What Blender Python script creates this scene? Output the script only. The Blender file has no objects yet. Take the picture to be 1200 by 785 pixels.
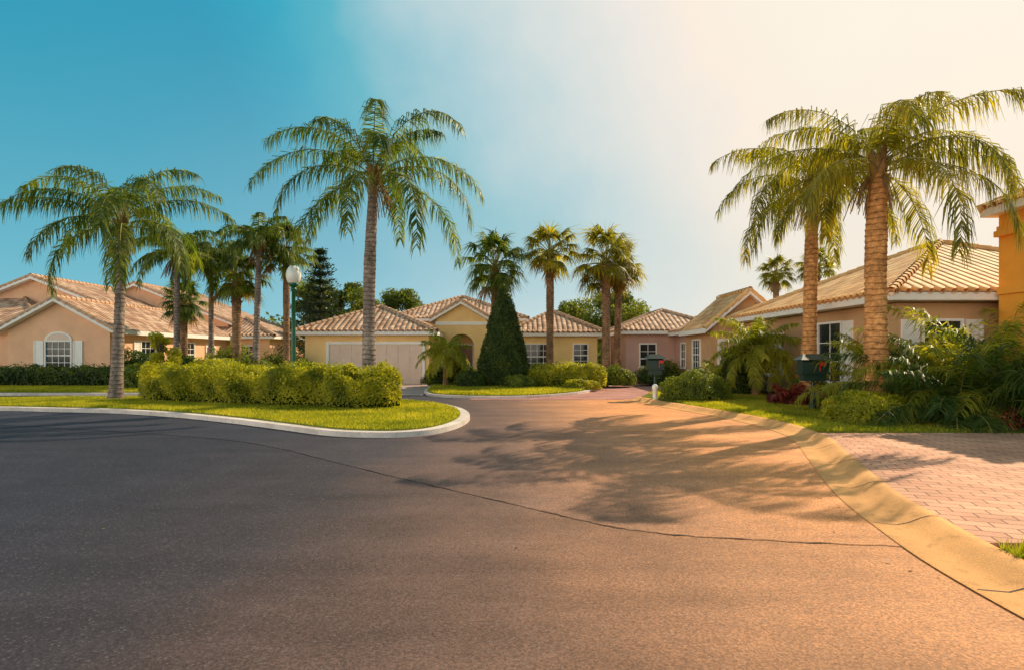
import bpy, math, random, numpy as np
from mathutils import Vector
rng=np.random.default_rng(7); random.seed(7)
scene=bpy.context.scene
col=scene.collection
U=lambda a,b,n=None: rng.uniform(a,b,n)
# ---------------------------------------------------------------- materials
def newmat(name):
    m=bpy.data.materials.new(name); m.use_nodes=True
    nt=m.node_tree; nt.nodes.clear()
    out=nt.nodes.new('ShaderNodeOutputMaterial')
    return m,nt,out
def N(nt,t,**k):
    n=nt.nodes.new(t)
    for a,b in k.items(): setattr(n,a,b)
    return n
def ramp(nt,stops):
    r=N(nt,'ShaderNodeValToRGB'); e=r.color_ramp.elements
    e[0].position=stops[0][0]; e[0].color=(*stops[0][1],1)
    e[1].position=stops[1][0]; e[1].color=(*stops[1][1],1)
    for p,c in stops[2:]:
        x=e.new(p); x.color=(*c,1)
    return r
def pos(nt):
    return N(nt,'ShaderNodeNewGeometry').outputs['Position']
def noise(nt,scale,detail=4,vec=None,rough=.6):
    n=N(nt,'ShaderNodeTexNoise'); n.inputs['Scale'].default_value=scale
    n.inputs['Detail'].default_value=detail; n.inputs['Roughness'].default_value=rough
    nt.links.new(vec if vec is not None else pos(nt),n.inputs['Vector'])
    return n.outputs['Fac']
def math_(nt,op,a,b=None,c=None,clamp=False):
    n=N(nt,'ShaderNodeMath',operation=op); n.use_clamp=clamp
    for i,v in enumerate((a,b,c)):
        if v is None: continue
        if isinstance(v,(int,float)): n.inputs[i].default_value=v
        else: nt.links.new(v,n.inputs[i])
    return n.outputs[0]
def mixc(nt,f,a,b,bt='MIX'):
    n=N(nt,'ShaderNodeMix',data_type='RGBA',blend_type=bt)
    for s,v in ((n.inputs[0],f),(n.inputs[6],a),(n.inputs[7],b)):
        if isinstance(v,(int,float)): s.default_value=v
        elif isinstance(v,tuple): s.default_value=(*v,1)
        else: nt.links.new(v,s)
    return n.outputs[2]
def mapr(nt,v,a,b,c=0,d=1,smooth=False):
    n=N(nt,'ShaderNodeMapRange'); nt.links.new(v,n.inputs[0])
    if smooth: n.interpolation_type='SMOOTHSTEP'
    for i,x in enumerate((a,b,c,d)): n.inputs[i+1].default_value=x
    return n.outputs[0]
def principled(nt,out,color,rough=.8,spec=.3,bump=None,bstr=.3,bdist=.02,metal=0):
    p=N(nt,'ShaderNodeBsdfPrincipled')
    if isinstance(color,tuple): p.inputs['Base Color'].default_value=(*color,1)
    else: nt.links.new(color,p.inputs['Base Color'])
    if isinstance(rough,(int,float)): p.inputs['Roughness'].default_value=rough
    else: nt.links.new(rough,p.inputs['Roughness'])
    p.inputs['Specular IOR Level'].default_value=spec
    p.inputs['Metallic'].default_value=metal
    if bump is not None:
        b=N(nt,'ShaderNodeBump'); b.inputs['Strength'].default_value=bstr; b.inputs['Distance'].default_value=bdist
        nt.links.new(bump,b.inputs['Height']); nt.links.new(b.outputs[0],p.inputs['Normal'])
    nt.links.new(p.outputs[0],out.inputs[0])
    return p
def mat_plain(name,c,rough=.7,spec=.3,var=.15,scale=3,fine=60,bstr=.15):
    m,nt,out=newmat(name)
    n1=noise(nt,scale); n2=noise(nt,fine,2)
    k=mapr(nt,n1,.3,.7,1-var,1+var)
    cc=N(nt,'ShaderNodeVectorMath',operation='SCALE'); cc.inputs[0].default_value=c; nt.links.new(k,cc.inputs['Scale'])
    principled(nt,out,cc.outputs[0],rough,spec,n2,bstr,.01)
    return m
def mat_concrete(name,c):
    m,nt,out=newmat(name)
    k=math_(nt,'MULTIPLY',mapr(nt,noise(nt,1.1,5),.3,.7,.75,1.15),mapr(nt,noise(nt,110,2),.3,.7,.78,1.2))
    k=math_(nt,'MULTIPLY',k,mapr(nt,noise(nt,7,4),.55,.75,1.0,.72))
    cc=N(nt,'ShaderNodeVectorMath',operation='SCALE'); cc.inputs[0].default_value=c; nt.links.new(k,cc.inputs['Scale'])
    principled(nt,out,cc.outputs[0],.85,.2,noise(nt,90,3),.45,.012)
    return m
def mat_stucco(name,c):
    m,nt,out=newmat(name)
    n1=noise(nt,1.3,5); n2=noise(nt,45,3)
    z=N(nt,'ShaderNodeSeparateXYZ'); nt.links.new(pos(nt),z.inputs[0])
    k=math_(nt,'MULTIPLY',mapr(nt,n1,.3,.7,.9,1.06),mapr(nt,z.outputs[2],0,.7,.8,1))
    cc=N(nt,'ShaderNodeVectorMath',operation='SCALE'); cc.inputs[0].default_value=c; nt.links.new(k,cc.inputs['Scale'])
    principled(nt,out,cc.outputs[0],.9,.2,n2,.5,.012)
    return m
def mat_leaf(name,c1,c2,c3,trans=.45,nscale=.9,rough=.45,spec=.3):
    m,nt,out=newmat(name)
    g=N(nt,'ShaderNodeNewGeometry')
    r=ramp(nt,[(0,c1),(1,c3),(.5,c2)])
    f=math_(nt,'ADD',math_(nt,'MULTIPLY',g.outputs['Random Per Island'],.5),mapr(nt,noise(nt,nscale,3),.3,.7,-.05,.6))
    nt.links.new(f,r.inputs[0])
    p=N(nt,'ShaderNodeBsdfPrincipled'); nt.links.new(r.outputs[0],p.inputs['Base Color'])
    p.inputs['Roughness'].default_value=rough; p.inputs['Specular IOR Level'].default_value=spec
    t=N(nt,'ShaderNodeBsdfTranslucent')
    tc=mixc(nt,1.0,r.outputs[0],(2.7,2.6,.7),'MULTIPLY'); nt.links.new(tc,t.inputs[0])
    mx=N(nt,'ShaderNodeMixShader'); mx.inputs[0].default_value=trans
    nt.links.new(p.outputs[0],mx.inputs[1]); nt.links.new(t.outputs[0],mx.inputs[2]); nt.links.new(mx.outputs[0],out.inputs[0])
    return m
def mat_asphalt(name,mult,old):
    m,nt,out=newmat(name)
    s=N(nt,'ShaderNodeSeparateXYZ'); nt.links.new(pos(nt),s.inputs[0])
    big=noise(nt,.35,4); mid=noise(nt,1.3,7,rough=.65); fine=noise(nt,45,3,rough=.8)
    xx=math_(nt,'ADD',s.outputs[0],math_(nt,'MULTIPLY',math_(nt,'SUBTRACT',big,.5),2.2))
    r=ramp(nt,[(0,(.033*mult,.031*mult,.047*mult)),(1,(.70*mult,.28*mult,.095*mult)),(.32,(.056*mult,.044*mult,.052*mult)),(.60,(.19*mult,.105*mult,.076*mult)),(.80,(.44*mult,.20*mult,.095*mult))])  # ramp across X paints warm sun glare on the right into base colour
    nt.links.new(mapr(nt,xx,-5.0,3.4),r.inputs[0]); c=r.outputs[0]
    mp=N(nt,'ShaderNodeMapping'); mp.inputs['Rotation'].default_value=(0,0,.45); mp.inputs['Scale'].default_value=(.25,2.2,1); nt.links.new(pos(nt),mp.inputs[0])
    streak=noise(nt,.9,5,mp.outputs[0])
    vs=N(nt,'ShaderNodeTexVoronoi'); vs.inputs['Scale'].default_value=85; nt.links.new(pos(nt),vs.inputs['Vector'])
    vc=N(nt,'ShaderNodeSeparateXYZ'); nt.links.new(vs.outputs['Color'],vc.inputs[0])
    stone=mapr(nt,vc.outputs[0],0,1,.68,1.32)
    k=math_(nt,'MULTIPLY',mapr(nt,mid,.3,.7,.80,1.18),mapr(nt,fine,.32,.7,.72,1.28))
    k=math_(nt,'MULTIPLY',k,mapr(nt,streak,.3,.7,.82,1.18))
    k=math_(nt,'MULTIPLY',k,stone)
    v=N(nt,'ShaderNodeTexVoronoi',feature='DISTANCE_TO_EDGE'); v.inputs['Scale'].default_value=.9
    w=N(nt,'ShaderNodeTexNoise'); w.inputs['Scale'].default_value=2.2; w.inputs['Detail'].default_value=6; nt.links.new(pos(nt),w.inputs['Vector'])
    wv=N(nt,'ShaderNodeVectorMath',operation='MULTIPLY_ADD'); nt.links.new(w.outputs['Color'],wv.inputs[0]); wv.inputs[1].default_value=(.9,.9,0); nt.links.new(pos(nt),wv.inputs[2])
    nt.links.new(wv.outputs[0],v.inputs['Vector'])
    cr=mapr(nt,v.outputs['Distance'],0,.006,1,0)
    cr=math_(nt,'MULTIPLY',cr,mapr(nt,noise(nt,.7,3),.45,.58,0,.45))
    cc=N(nt,'ShaderNodeVectorMath',operation='SCALE'); nt.links.new(c,cc.inputs[0]); nt.links.new(k,cc.inputs['Scale'])
    pale=mapr(nt,vc.outputs[1],.92,.98,0,.45)
    c2=mixc(nt,pale,cc.outputs[0],mixc(nt,.6,c,(.30,.27,.25)))
    c2=mixc(nt,cr,c2,mixc(nt,.5,c,(.24,.2,.18)))
    principled(nt,out,c2,.72,.28,math_(nt,'ADD',fine,math_(nt,'MULTIPLY',stone,.6)),.5,.010)
    return m
def mat_tile(name,a,b,c):
    m,nt,out=newmat(name)
    uv=N(nt,'ShaderNodeUVMap'); s=N(nt,'ShaderNodeSeparateXYZ'); nt.links.new(uv.outputs[0],s.inputs[0])
    u=math_(nt,'MULTIPLY',s.outputs[0],1/.30); v=math_(nt,'MULTIPLY',s.outputs[1],1/.38)
    fu=math_(nt,'FRACT',u); fv=math_(nt,'FRACT',v)
    cu=math_(nt,'FLOOR',u); cv=math_(nt,'FLOOR',v)
    cmb=N(nt,'ShaderNodeCombineXYZ'); nt.links.new(cu,cmb.inputs[0]); nt.links.new(cv,cmb.inputs[1])
    wn=N(nt,'ShaderNodeTexWhiteNoise',noise_dimensions='3D'); nt.links.new(cmb.outputs[0],wn.inputs[0])
    r=ramp(nt,[(0,a),(1,c),(.5,b)]); nt.links.new(wn.outputs[0],r.inputs[0])
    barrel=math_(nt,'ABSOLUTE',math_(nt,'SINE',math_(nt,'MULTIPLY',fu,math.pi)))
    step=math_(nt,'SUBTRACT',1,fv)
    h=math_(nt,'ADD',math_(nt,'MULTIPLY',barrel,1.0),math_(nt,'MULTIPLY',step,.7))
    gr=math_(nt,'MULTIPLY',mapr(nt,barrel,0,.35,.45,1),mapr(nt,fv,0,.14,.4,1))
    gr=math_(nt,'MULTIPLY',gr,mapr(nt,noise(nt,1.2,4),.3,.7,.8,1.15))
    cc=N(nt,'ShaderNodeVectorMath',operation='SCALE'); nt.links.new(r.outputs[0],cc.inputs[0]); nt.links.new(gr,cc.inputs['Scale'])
    principled(nt,out,cc.outputs[0],.75,.3,h,1.0,.07)
    return m
def mat_paver(name,a,b,mort,sc=1.0):
    m,nt,out=newmat(name)
    br=N(nt,'ShaderNodeTexBrick')
    mp=N(nt,'ShaderNodeMapping'); mp.inputs['Rotation'].default_value=(0,0,.35); nt.links.new(pos(nt),mp.inputs[0]); nt.links.new(mp.outputs[0],br.inputs['Vector'])
    br.inputs['Color1'].default_value=(*a,1); br.inputs['Color2'].default_value=(*b,1); br.inputs['Mortar'].default_value=(*mort,1)
    br.inputs['Scale'].default_value=1; br.inputs['Brick Width'].default_value=.30*sc; br.inputs['Row Height'].default_value=.16*sc
    br.inputs['Mortar Size'].default_value=.009*sc; br.inputs['Mortar Smooth'].default_value=.3
    k=mapr(nt,noise(nt,1.0,5),.3,.7,.72,1.2)
    k=math_(nt,'MULTIPLY',k,mapr(nt,noise(nt,60,2),.3,.7,.85,1.12))
    cc=N(nt,'ShaderNodeVectorMath',operation='SCALE'); nt.links.new(br.outputs[0],cc.inputs[0]); nt.links.new(k,cc.inputs['Scale'])
    principled(nt,out,cc.outputs[0],.8,.25,math_(nt,'SUBTRACT',1,br.outputs['Fac']),.6,.01)
    return m
def mat_trunk(name,a,b,step=.14):
    m,nt,out=newmat(name)
    s=N(nt,'ShaderNodeSeparateXYZ'); nt.links.new(pos(nt),s.inputs[0])
    w=math_(nt,'ADD',math_(nt,'MULTIPLY',s.outputs[2],1/step),math_(nt,'MULTIPLY',noise(nt,3,3),1.2))
    fr=math_(nt,'FRACT',w)
    ring=mapr(nt,fr,0,.2,.4,1)
    k=math_(nt,'MULTIPLY',ring,mapr(nt,noise(nt,9,5),.3,.7,.5,1.35))
    c=mixc(nt,mapr(nt,noise(nt,1.5,3),.35,.65),a,b)
    cc=N(nt,'ShaderNodeVectorMath',operation='SCALE'); nt.links.new(c,cc.inputs[0]); nt.links.new(k,cc.inputs['Scale'])
    principled(nt,out,cc.outputs[0],.9,.15,math_(nt,'ADD',ring,noise(nt,25,4)),.8,.035)
    return m
def mat_ground(name,stops,scale=2.,fine=40):
    m,nt,out=newmat(name)
    r=ramp(nt,stops)
    f=math_(nt,'ADD',math_(nt,'MULTIPLY',noise(nt,scale,5),.6),math_(nt,'MULTIPLY',noise(nt,fine,3),.4))
    nt.links.new(mapr(nt,f,.3,.7),r.inputs[0])
    principled(nt,out,r.outputs[0],.95,.1,noise(nt,fine,3),.8,.04)
    return m

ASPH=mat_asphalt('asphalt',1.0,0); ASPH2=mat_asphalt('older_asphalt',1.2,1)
SEAM=mat_plain('tar_seam',(.06,.044,.04),.7,.2)
CONC=mat_concrete('kerb_concrete',(.78,.67,.60)); CONC2=mat_concrete('gutter_concrete',(.90,.44,.16))  # gutter's orange has the warm glare at right painted into its colour
PAVE=mat_paver('driveway_pavers',(.88,.44,.27),(.68,.31,.19),(.28,.13,.08))
PAVE2=mat_paver('pink_pavers',(.62,.29,.24),(.52,.23,.19),(.26,.14,.12))
DRIVE=mat_plain('driveway_concrete',(.48,.35,.31),.85,.2,.2,1,40)
GRASS=mat_ground('lawn_turf',[(0,(.09,.11,.012)),(1,(.36,.33,.04)),(.5,(.19,.20,.022))],.9)
FIELD=mat_ground('ground_turf',[(0,(.04,.06,.015)),(1,(.13,.14,.03))],.3,6)
MULCH=mat_ground('mulch',[(0,(.06,.025,.012)),(1,(.30,.12,.05)),(.5,(.17,.065,.028))],4,70)
BLADE=mat_leaf('grass_blades',(.09,.12,.012),(.26,.26,.022),(.48,.40,.06),.45,.6,.6,.2)
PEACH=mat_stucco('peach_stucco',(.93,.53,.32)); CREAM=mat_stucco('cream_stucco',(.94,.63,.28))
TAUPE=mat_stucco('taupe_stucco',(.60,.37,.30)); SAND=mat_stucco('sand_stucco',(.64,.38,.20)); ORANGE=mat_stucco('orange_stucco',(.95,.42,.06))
WHITE=mat_plain('white_trim',(.92,.87,.80),.6,.3,.05); DOORW=mat_plain('garage_paint',(.80,.60,.48),.6,.3,.06)
DOORP=mat_plain('door_paint',(.30,.13,.09),.5,.4,.06)
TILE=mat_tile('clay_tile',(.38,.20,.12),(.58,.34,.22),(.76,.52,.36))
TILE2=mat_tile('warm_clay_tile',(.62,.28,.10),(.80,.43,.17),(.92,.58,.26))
def glassmat():
    m,nt,out=newmat('window_glass')
    principled(nt,out,(.02,.026,.03),.08,.5); return m
GLASS=glassmat()
GREENP=mat_plain('green_metal',(.010,.11,.055),.35,.5,.1); DARKP=mat_plain('dark_metal',(.015,.04,.03),.4,.5,.1)
RED=mat_plain('red_paint',(.6,.03,.02),.4,.5,.05)
def globemat():
    m,nt,out=newmat('opal_globe'); p=principled(nt,out,(.92,.90,.86),.2,.5)
    p.inputs['Subsurface Weight'].default_value=.3; return m
GLOBE=globemat()
TRG=mat_trunk('grey_palm_trunk',(.42,.32,.26),(.24,.18,.155)); TRW=mat_trunk('warm_palm_trunk',(.82,.40,.15),(.52,.25,.09)); TRS=mat_trunk('sabal_trunk',(.46,.26,.14),(.26,.15,.085),.1)
FR=mat_leaf('queen_palm_leaf',(.025,.055,.012),(.08,.12,.018),(.25,.26,.045),.48,.9)
FRW=mat_leaf('sunny_palm_leaf',(.05,.065,.010),(.17,.165,.018),(.40,.32,.04),.5,.9)
FRB=mat_leaf('bright_palm_leaf',(.10,.12,.012),(.23,.24,.025),(.42,.37,.05),.5,.7)
FRD=mat_leaf('dark_palm_leaf',(.02,.05,.014),(.06,.10,.022),(.14,.18,.035),.45,.7)
DEAD=mat_leaf('dry_leaf',(.12,.07,.03),(.20,.12,.05),(.32,.20,.09),.3)
STEM=mat_plain('frond_stem',(.28,.25,.07),.6,.3); BOOT=mat_plain('leaf_base',(.30,.17,.07),.8,.2,.3,8)
HL=mat_leaf('hedge_leaf',(.08,.10,.010),(.27,.27,.018),(.52,.46,.04),.47,1.4)
HD=mat_leaf('dark_shrub_leaf',(.018,.042,.012),(.055,.085,.016),(.14,.17,.028),.38,2.0)
HB=mat_leaf('mid_shrub_leaf',(.045,.075,.014),(.13,.16,.02),(.30,.30,.035),.42,2.0)
CORE=mat_plain('shrub_shade',(.018,.026,.006),1,.0)  # dark solid core, painted as the shade inside the foliage
PINE=mat_leaf('conifer_leaf',(.008,.022,.016),(.022,.046,.026),(.05,.075,.03),.2,1.)
TREEL=mat_leaf('tree_leaf',(.03,.05,.01),(.10,.13,.02),(.24,.24,.035),.45,.5)
REDL=mat_leaf('red_plant_leaf',(.05,.010,.01),(.18,.03,.02),(.42,.07,.05),.3,2.)
BARK=mat_plain('bark',(.11,.08,.055),.9,.1,.3,5)
# ---------------------------------------------------------------- mesh helpers
def link(o,parent=None):
    col.objects.link(o)
    if parent is not None: o.parent=parent
    return o
def empty(name,loc=(0,0,0)):
    e=bpy.data.objects.new(name,None); e.empty_display_size=.3; e.location=loc
    return link(e)
def fast(name,V,F,mat,parent=None,smooth=False,uv=None):
    V=np.asarray(V,dtype=np.float32).reshape(-1,3); F=np.asarray(F,dtype=np.int32)
    if parent is not None: V=V-np.array(parent.location,dtype=np.float32)
    n,k=F.shape
    me=bpy.data.meshes.new(name)
    me.vertices.add(len(V)); me.vertices.foreach_set('co',V.ravel())
    me.loops.add(n*k); me.loops.foreach_set('vertex_index',F.ravel())
    me.polygons.add(n); me.polygons.foreach_set('loop_start',np.arange(n,dtype=np.int32)*k)
    me.polygons.foreach_set('loop_total',np.full(n,k,dtype=np.int32))
    if smooth: me.polygons.foreach_set('use_smooth',np.ones(n,dtype=bool))
    me.update(calc_edges=True); me.validate()
    me.materials.append(mat)
    return link(bpy.data.objects.new(name,me),parent)
def pymesh(name,V,F,mat,parent=None,uvfn=None,smooth=False):
    if parent is not None:
        L=parent.location; V2=[(v[0]-L[0],v[1]-L[1],v[2]-L[2]) for v in V]
    else: V2=V
    me=bpy.data.meshes.new(name); me.from_pydata(V2,[],F); me.update()
    if uvfn:
        uvl=me.uv_layers.new(name='UVMap')
        for p in me.polygons:
            us=uvfn([Vector(V[i]) for i in p.vertices])
            for li,u in zip(p.loop_indices,us): uvl.data[li].uv=u
    if smooth:
        for p in me.polygons: p.use_smooth=True
    me.materials.append(mat)
    return link(bpy.data.objects.new(name,me),parent)
def obox(name,o,u,n,a0,a1,b0,b1,c0,c1,mat,parent):
    V=[]
    for c in (c0,c1):
        for a,b in ((a0,b0),(a1,b0),(a1,b1),(a0,b1)):
            V.append((o[0]+u[0]*a+n[0]*b,o[1]+u[1]*a+n[1]*b,c))
    F=[(0,1,2,3),(4,5,6,7),(0,1,5,4),(1,2,6,5),(2,3,7,6),(3,0,4,7)]
    return pymesh(name,V,F,mat,parent)
def box(name,x0,x1,y0,y1,z0,z1,mat,parent): return obox(name,(0,0),(1,0),(0,1),x0,x1,y0,y1,z0,z1,mat,parent)
def catmull(P,closed=False,n=8):
    P=[np.array(p,float) for p in P]; out=[]; m=len(P)
    rngi=range(m) if closed else range(m-1)
    for i in rngi:
        p0=P[(i-1)%m] if closed or i>0 else P[0]; p1=P[i]; p2=P[(i+1)%m]; p3=P[(i+2)%m] if closed or i+2<m else P[-1]
        for t in np.linspace(0,1,n,endpoint=False):
            out.append(.5*((2*p1)+(-p0+p2)*t+(2*p0-5*p1+4*p2-p3)*t*t+(-p0+3*p1-3*p2+p3)*t**3))
    if not closed: out.append(P[-1])
    return np.array(out)
def slab(name,outl,z0,z1,mat,parent=None):
    n=len(outl); V=[(p[0],p[1],z0) for p in outl]+[(p[0],p[1],z1) for p in outl]
    F=[tuple(range(n,2*n))]+[(i,(i+1)%n,n+(i+1)%n,n+i) for i in range(n)]
    return pymesh(name,V,F,mat,parent)
def offs(P,d,closed=True):
    P=np.array(P)
    if closed: T=np.roll(P,-1,0)-np.roll(P,1,0)
    else: T=np.gradient(P,axis=0)
    T/=np.linalg.norm(T,axis=1)[:,None]
    Nn=np.stack([-T[:,1],T[:,0]],1)
    return P+Nn*d
def inpoly(pts,poly):
    x,y=pts[:,0],pts[:,1]; ins=np.zeros(len(pts),bool); n=len(poly)
    for i in range(n):
        x1,y1=poly[i]; x2,y2=poly[(i+1)%n]
        c=((y1>y)!=(y2>y))
        xi=(x2-x1)*(y-y1)/((y2-y1) if abs(y2-y1)>1e-9 else 1e-9)+x1
        ins^=c&(x<xi)
    return ins
def blades(name,poly,bb,n,z,h=(.04,.09),w=.011,mat=BLADE):
    p=np.stack([U(bb[0],bb[1],n),U(bb[2],bb[3],n)],1); p=p[inpoly(p,poly)]; n=len(p)
    a=U(0,6.28,n); hh=U(h[0],h[1],n); dx=np.cos(a)*w; dy=np.sin(a)*w
    l=U(-.04,.04,(n,2))
    V=np.zeros((n,3,3)); V[:,0,:2]=p+np.stack([dx,dy],1); V[:,1,:2]=p-np.stack([dx,dy],1); V[:,2,:2]=p+l
    V[:,:2,2]=z-.005; V[:,2,2]=z+hh
    return fast(name,V,np.arange(n*3).reshape(n,3),mat)
# ---------------------------------------------------------------- ground, road
pymesh('ground',[(-900,-300,-.02),(900,-300,-.02),(900,1500,-.02),(-900,1500,-.02)],[(0,1,2,3)],FIELD)
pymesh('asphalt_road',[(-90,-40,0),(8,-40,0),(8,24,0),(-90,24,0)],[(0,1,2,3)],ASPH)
seam=catmull([(-16,14.2),(-10.5,12.6),(-7,11.4),(-4.6,10.2),(-1.7,7.6),(0,6.1),(1.08,5.2),(2.2,4.9),(3.6,4.7)],n=24)
seam=seam+np.stack([rng.normal(0,.007,len(seam)),rng.normal(0,.007,len(seam))],1)
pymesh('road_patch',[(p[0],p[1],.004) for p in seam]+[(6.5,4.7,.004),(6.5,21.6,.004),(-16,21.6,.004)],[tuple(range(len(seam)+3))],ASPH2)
wv=.002+.006*np.clip(np.sin(np.arange(len(seam))*.55)+.4*np.sin(np.arange(len(seam))*1.7),0,1)
sa=seam+np.array([0,1.])*wv[:,None]; sb=seam-np.array([0,1.])*wv[:,None]; n=len(seam)
fast('road_seam',[(p[0],p[1],.008) for p in sa]+[(p[0],p[1],.008) for p in sb],[(i,i+1,n+i+1,n+i) for i in range(n-1)],SEAM)

outer=catmull([(3.62,-20),(3.62,-8),(3.6,0),(3.55,2.2),(3.62,3.95),(3.83,5.1),(4.2,6.45),(5.05,8.7),(5.72,10.5),(5.98,12.2),(5.85,14.0),(5.42,16.0),(4.85,18.2),(4.5,20.3)],n=8)
prof=[(.49,.010),(.47,.018),(.27,.006),(.17,.035),(.07,.085),(0,.108),(-.08,.110),(-.08,0)]
V=[];m=len(prof)
for d,z in prof:
    q=offs(outer,d,False)
    V+= [(p[0],p[1],z) for p in q]
n=len(outer)
fast('concrete_gutter_kerb',V,[(k*n+i,k*n+i+1,(k+1)*n+i+1,(k+1)*n+i) for k in range(m-1) for i in range(n-1)],CONC2)
jv=[];jf=[]
Lc=np.concatenate([[0],np.cumsum(np.linalg.norm(np.diff(outer,axis=0),axis=1))])
for s in np.arange(20.8,Lc[-1],1.5):
    P=[]
    for q in (s-.006,s+.006):
        for d,z in prof[1:7]:
            o2=offs(outer,d,False); P.append((np.interp(q,Lc,o2[:,0]),np.interp(q,Lc,o2[:,1]),z+.003))
    b=len(jv); jv+=P; jf+=[(b+i,b+i+1,b+6+i+1,b+6+i) for i in range(5)]
fast('gutter_joints',jv,jf,SEAM)
oin=offs(outer,-.07,False)
def part(y0,y1): return [tuple(p) for p in oin if y0<=p[1]<=y1]
pl=part(11.0,30)
lawnR=pl+[(6.5,25),(9,33),(12,60),(70,60),(70,11.0)]
slab('right_lawn',lawnR,-.01,.10,GRASS)
pd=part(4.45,10.99)
slab('paver_driveway',pd+[(70,10.98),(70,4.47)],-.01,.102,PAVE)
pn=part(-20,4.44)
lawnN=pn+[(70,4.45),(70,-20)]
slab('near_lawn',lawnN,-.01,.10,GRASS)
pymesh('pink_driveway',[(-1.5,20.2,.012),(6,20.2,.012),(6.5,24,.012),(14,45,.012),(0,45,.012)],[(0,1,2,3,4)],PAVE2)
pymesh('mulch_bed',[(x,y,.112) for x,y in catmull([(7.2,12.0),(9,11.7),(14,11.6),(14,15.5),(10.6,16),(10.6,26),(8.2,25),(7.7,21),(8.1,18.5),(7.3,15.5)],True,5)],[tuple(range(50))],MULCH)
isl=catmull([(-24.5,17.2),(-20,16.75),(-14.5,16.2),(-12.9,15.9),(-10.9,15.5),(-8.77,14.6),(-6.6,13.3),(-4.9,12.1),(-3.7,11.25),(-2.78,10.95),(-1.98,11.05),(-1.4,11.7),(-1.07,13.0),(-1.1,14.6),(-1.6,16.4),(-2.7,18.1),(-5,19.6),(-8,20.4),(-12,20.3),(-17.5,19.6),(-24,18.2)],True,8)
slab('kerb',isl,-.01,.11,CONC)
ii=offs(isl,.24)
slab('grass_island',ii,.0,.135,GRASS)
blades('island_grass',ii,(-20,-1.3,11.1,20.3),190000,.135,(.03,.075))
blades('lawn_grass',lawnR,(5.3,9.5,11.0,24),70000,.10,(.03,.075))
blades('verge_grass',[(a,b) for a,b in lawnN],(3.6,7,2,4.45),22000,.10,(.04,.12),.006)
cl=catmull([(-3.9,30.4),(-3.85,26),(-3.6,23.4),(-2.9,21.6),(-1.2,20.7),(.8,21.0),(2.6,22.8),(3.6,25),(4.6,28),(5.6,31.5),(5.6,40),(0,40)],True,6)
slab('kerb',cl,-.01,.10,CONC); cli=offs(cl,.16)
slab('centre_lawn',cli,0,.13,GRASS)
blades('centre_lawn_grass',cli,(-4,6,20.5,30),60000,.13,(.04,.10),.018)
ll=[(-90,22.3),(-11.4,22.3),(-11.0,24),(-11.0,60),(-90,60)]
slab('kerb',ll,-.01,.10,CONC); lli=[(-90,22.55),(-11.6,22.55),(-11.25,24),(-11.25,60),(-90,60)]
slab('left_lawn',lli,0,.13,GRASS)
blades('left_lawn_grass',lli,(-30,-11,22.5,28),70000,.13,(.04,.10),.02)
pymesh('garage_driveway',[(-10.98,22.2,.02),(-3.5,22.2,.02),(-3.8,31,.02),(-10.98,31,.02)],[(0,1,2,3)],DRIVE)
# ---------------------------------------------------------------- vegetation
class Acc:
    def __init__(s): s.v=[]; s.f=[]; s.n=0
    def add(s,V,F):
        s.v.append(np.asarray(V,float).reshape(-1,3)); s.f.append(np.asarray(F)+s.n); s.n+=len(s.v[-1])
    def make(s,name,mat,parent=None,smooth=False):
        if s.n: return fast(name,np.concatenate(s.v),np.concatenate(s.f),mat,parent,smooth)
def unit(a): return a/np.maximum(np.linalg.norm(a,axis=-1,keepdims=True),1e-9)
def leaflets(acc,P,D1,D2,W,L,w):
    n=len(P); L=np.broadcast_to(L,(n,))[:,None]
    p1=P+D1*L*.42; p2=p1+D2*L*.58
    V=np.stack([P-W*w*.35,P+W*w*.35,p1-W*w*.5,p1+W*w*.5,p2-W*w*.08,p2+W*w*.08],1)
    b=(np.arange(n)*6)[:,None]
    F=np.concatenate([b+np.array([0,1,3,2]),b+np.array([2,3,5,4])])
    acc.add(V,F)
def tube(acc,P,R,k=5):
    P=np.asarray(P,float); n=len(P); T=unit(np.gradient(P,axis=0))
    up=np.array([0,0,1.]); S=np.cross(T,up); bad=np.linalg.norm(S,axis=1)<.05; S[bad]=[1,0,0]; S=unit(S); Bn=np.cross(S,T)
    a=np.arange(k)/k*2*np.pi; R=np.broadcast_to(R,(n,))
    V=P[:,None]+R[:,None,None]*(np.cos(a)[None,:,None]*S[:,None]+np.sin(a)[None,:,None]*Bn[:,None])
    i,j=np.meshgrid(np.arange(n-1),np.arange(k),indexing='ij'); i=i.ravel(); j=j.ravel(); j2=(j+1)%k
    acc.add(V,np.stack([i*k+j,i*k+j2,(i+1)*k+j2,(i+1)*k+j],1))
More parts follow.
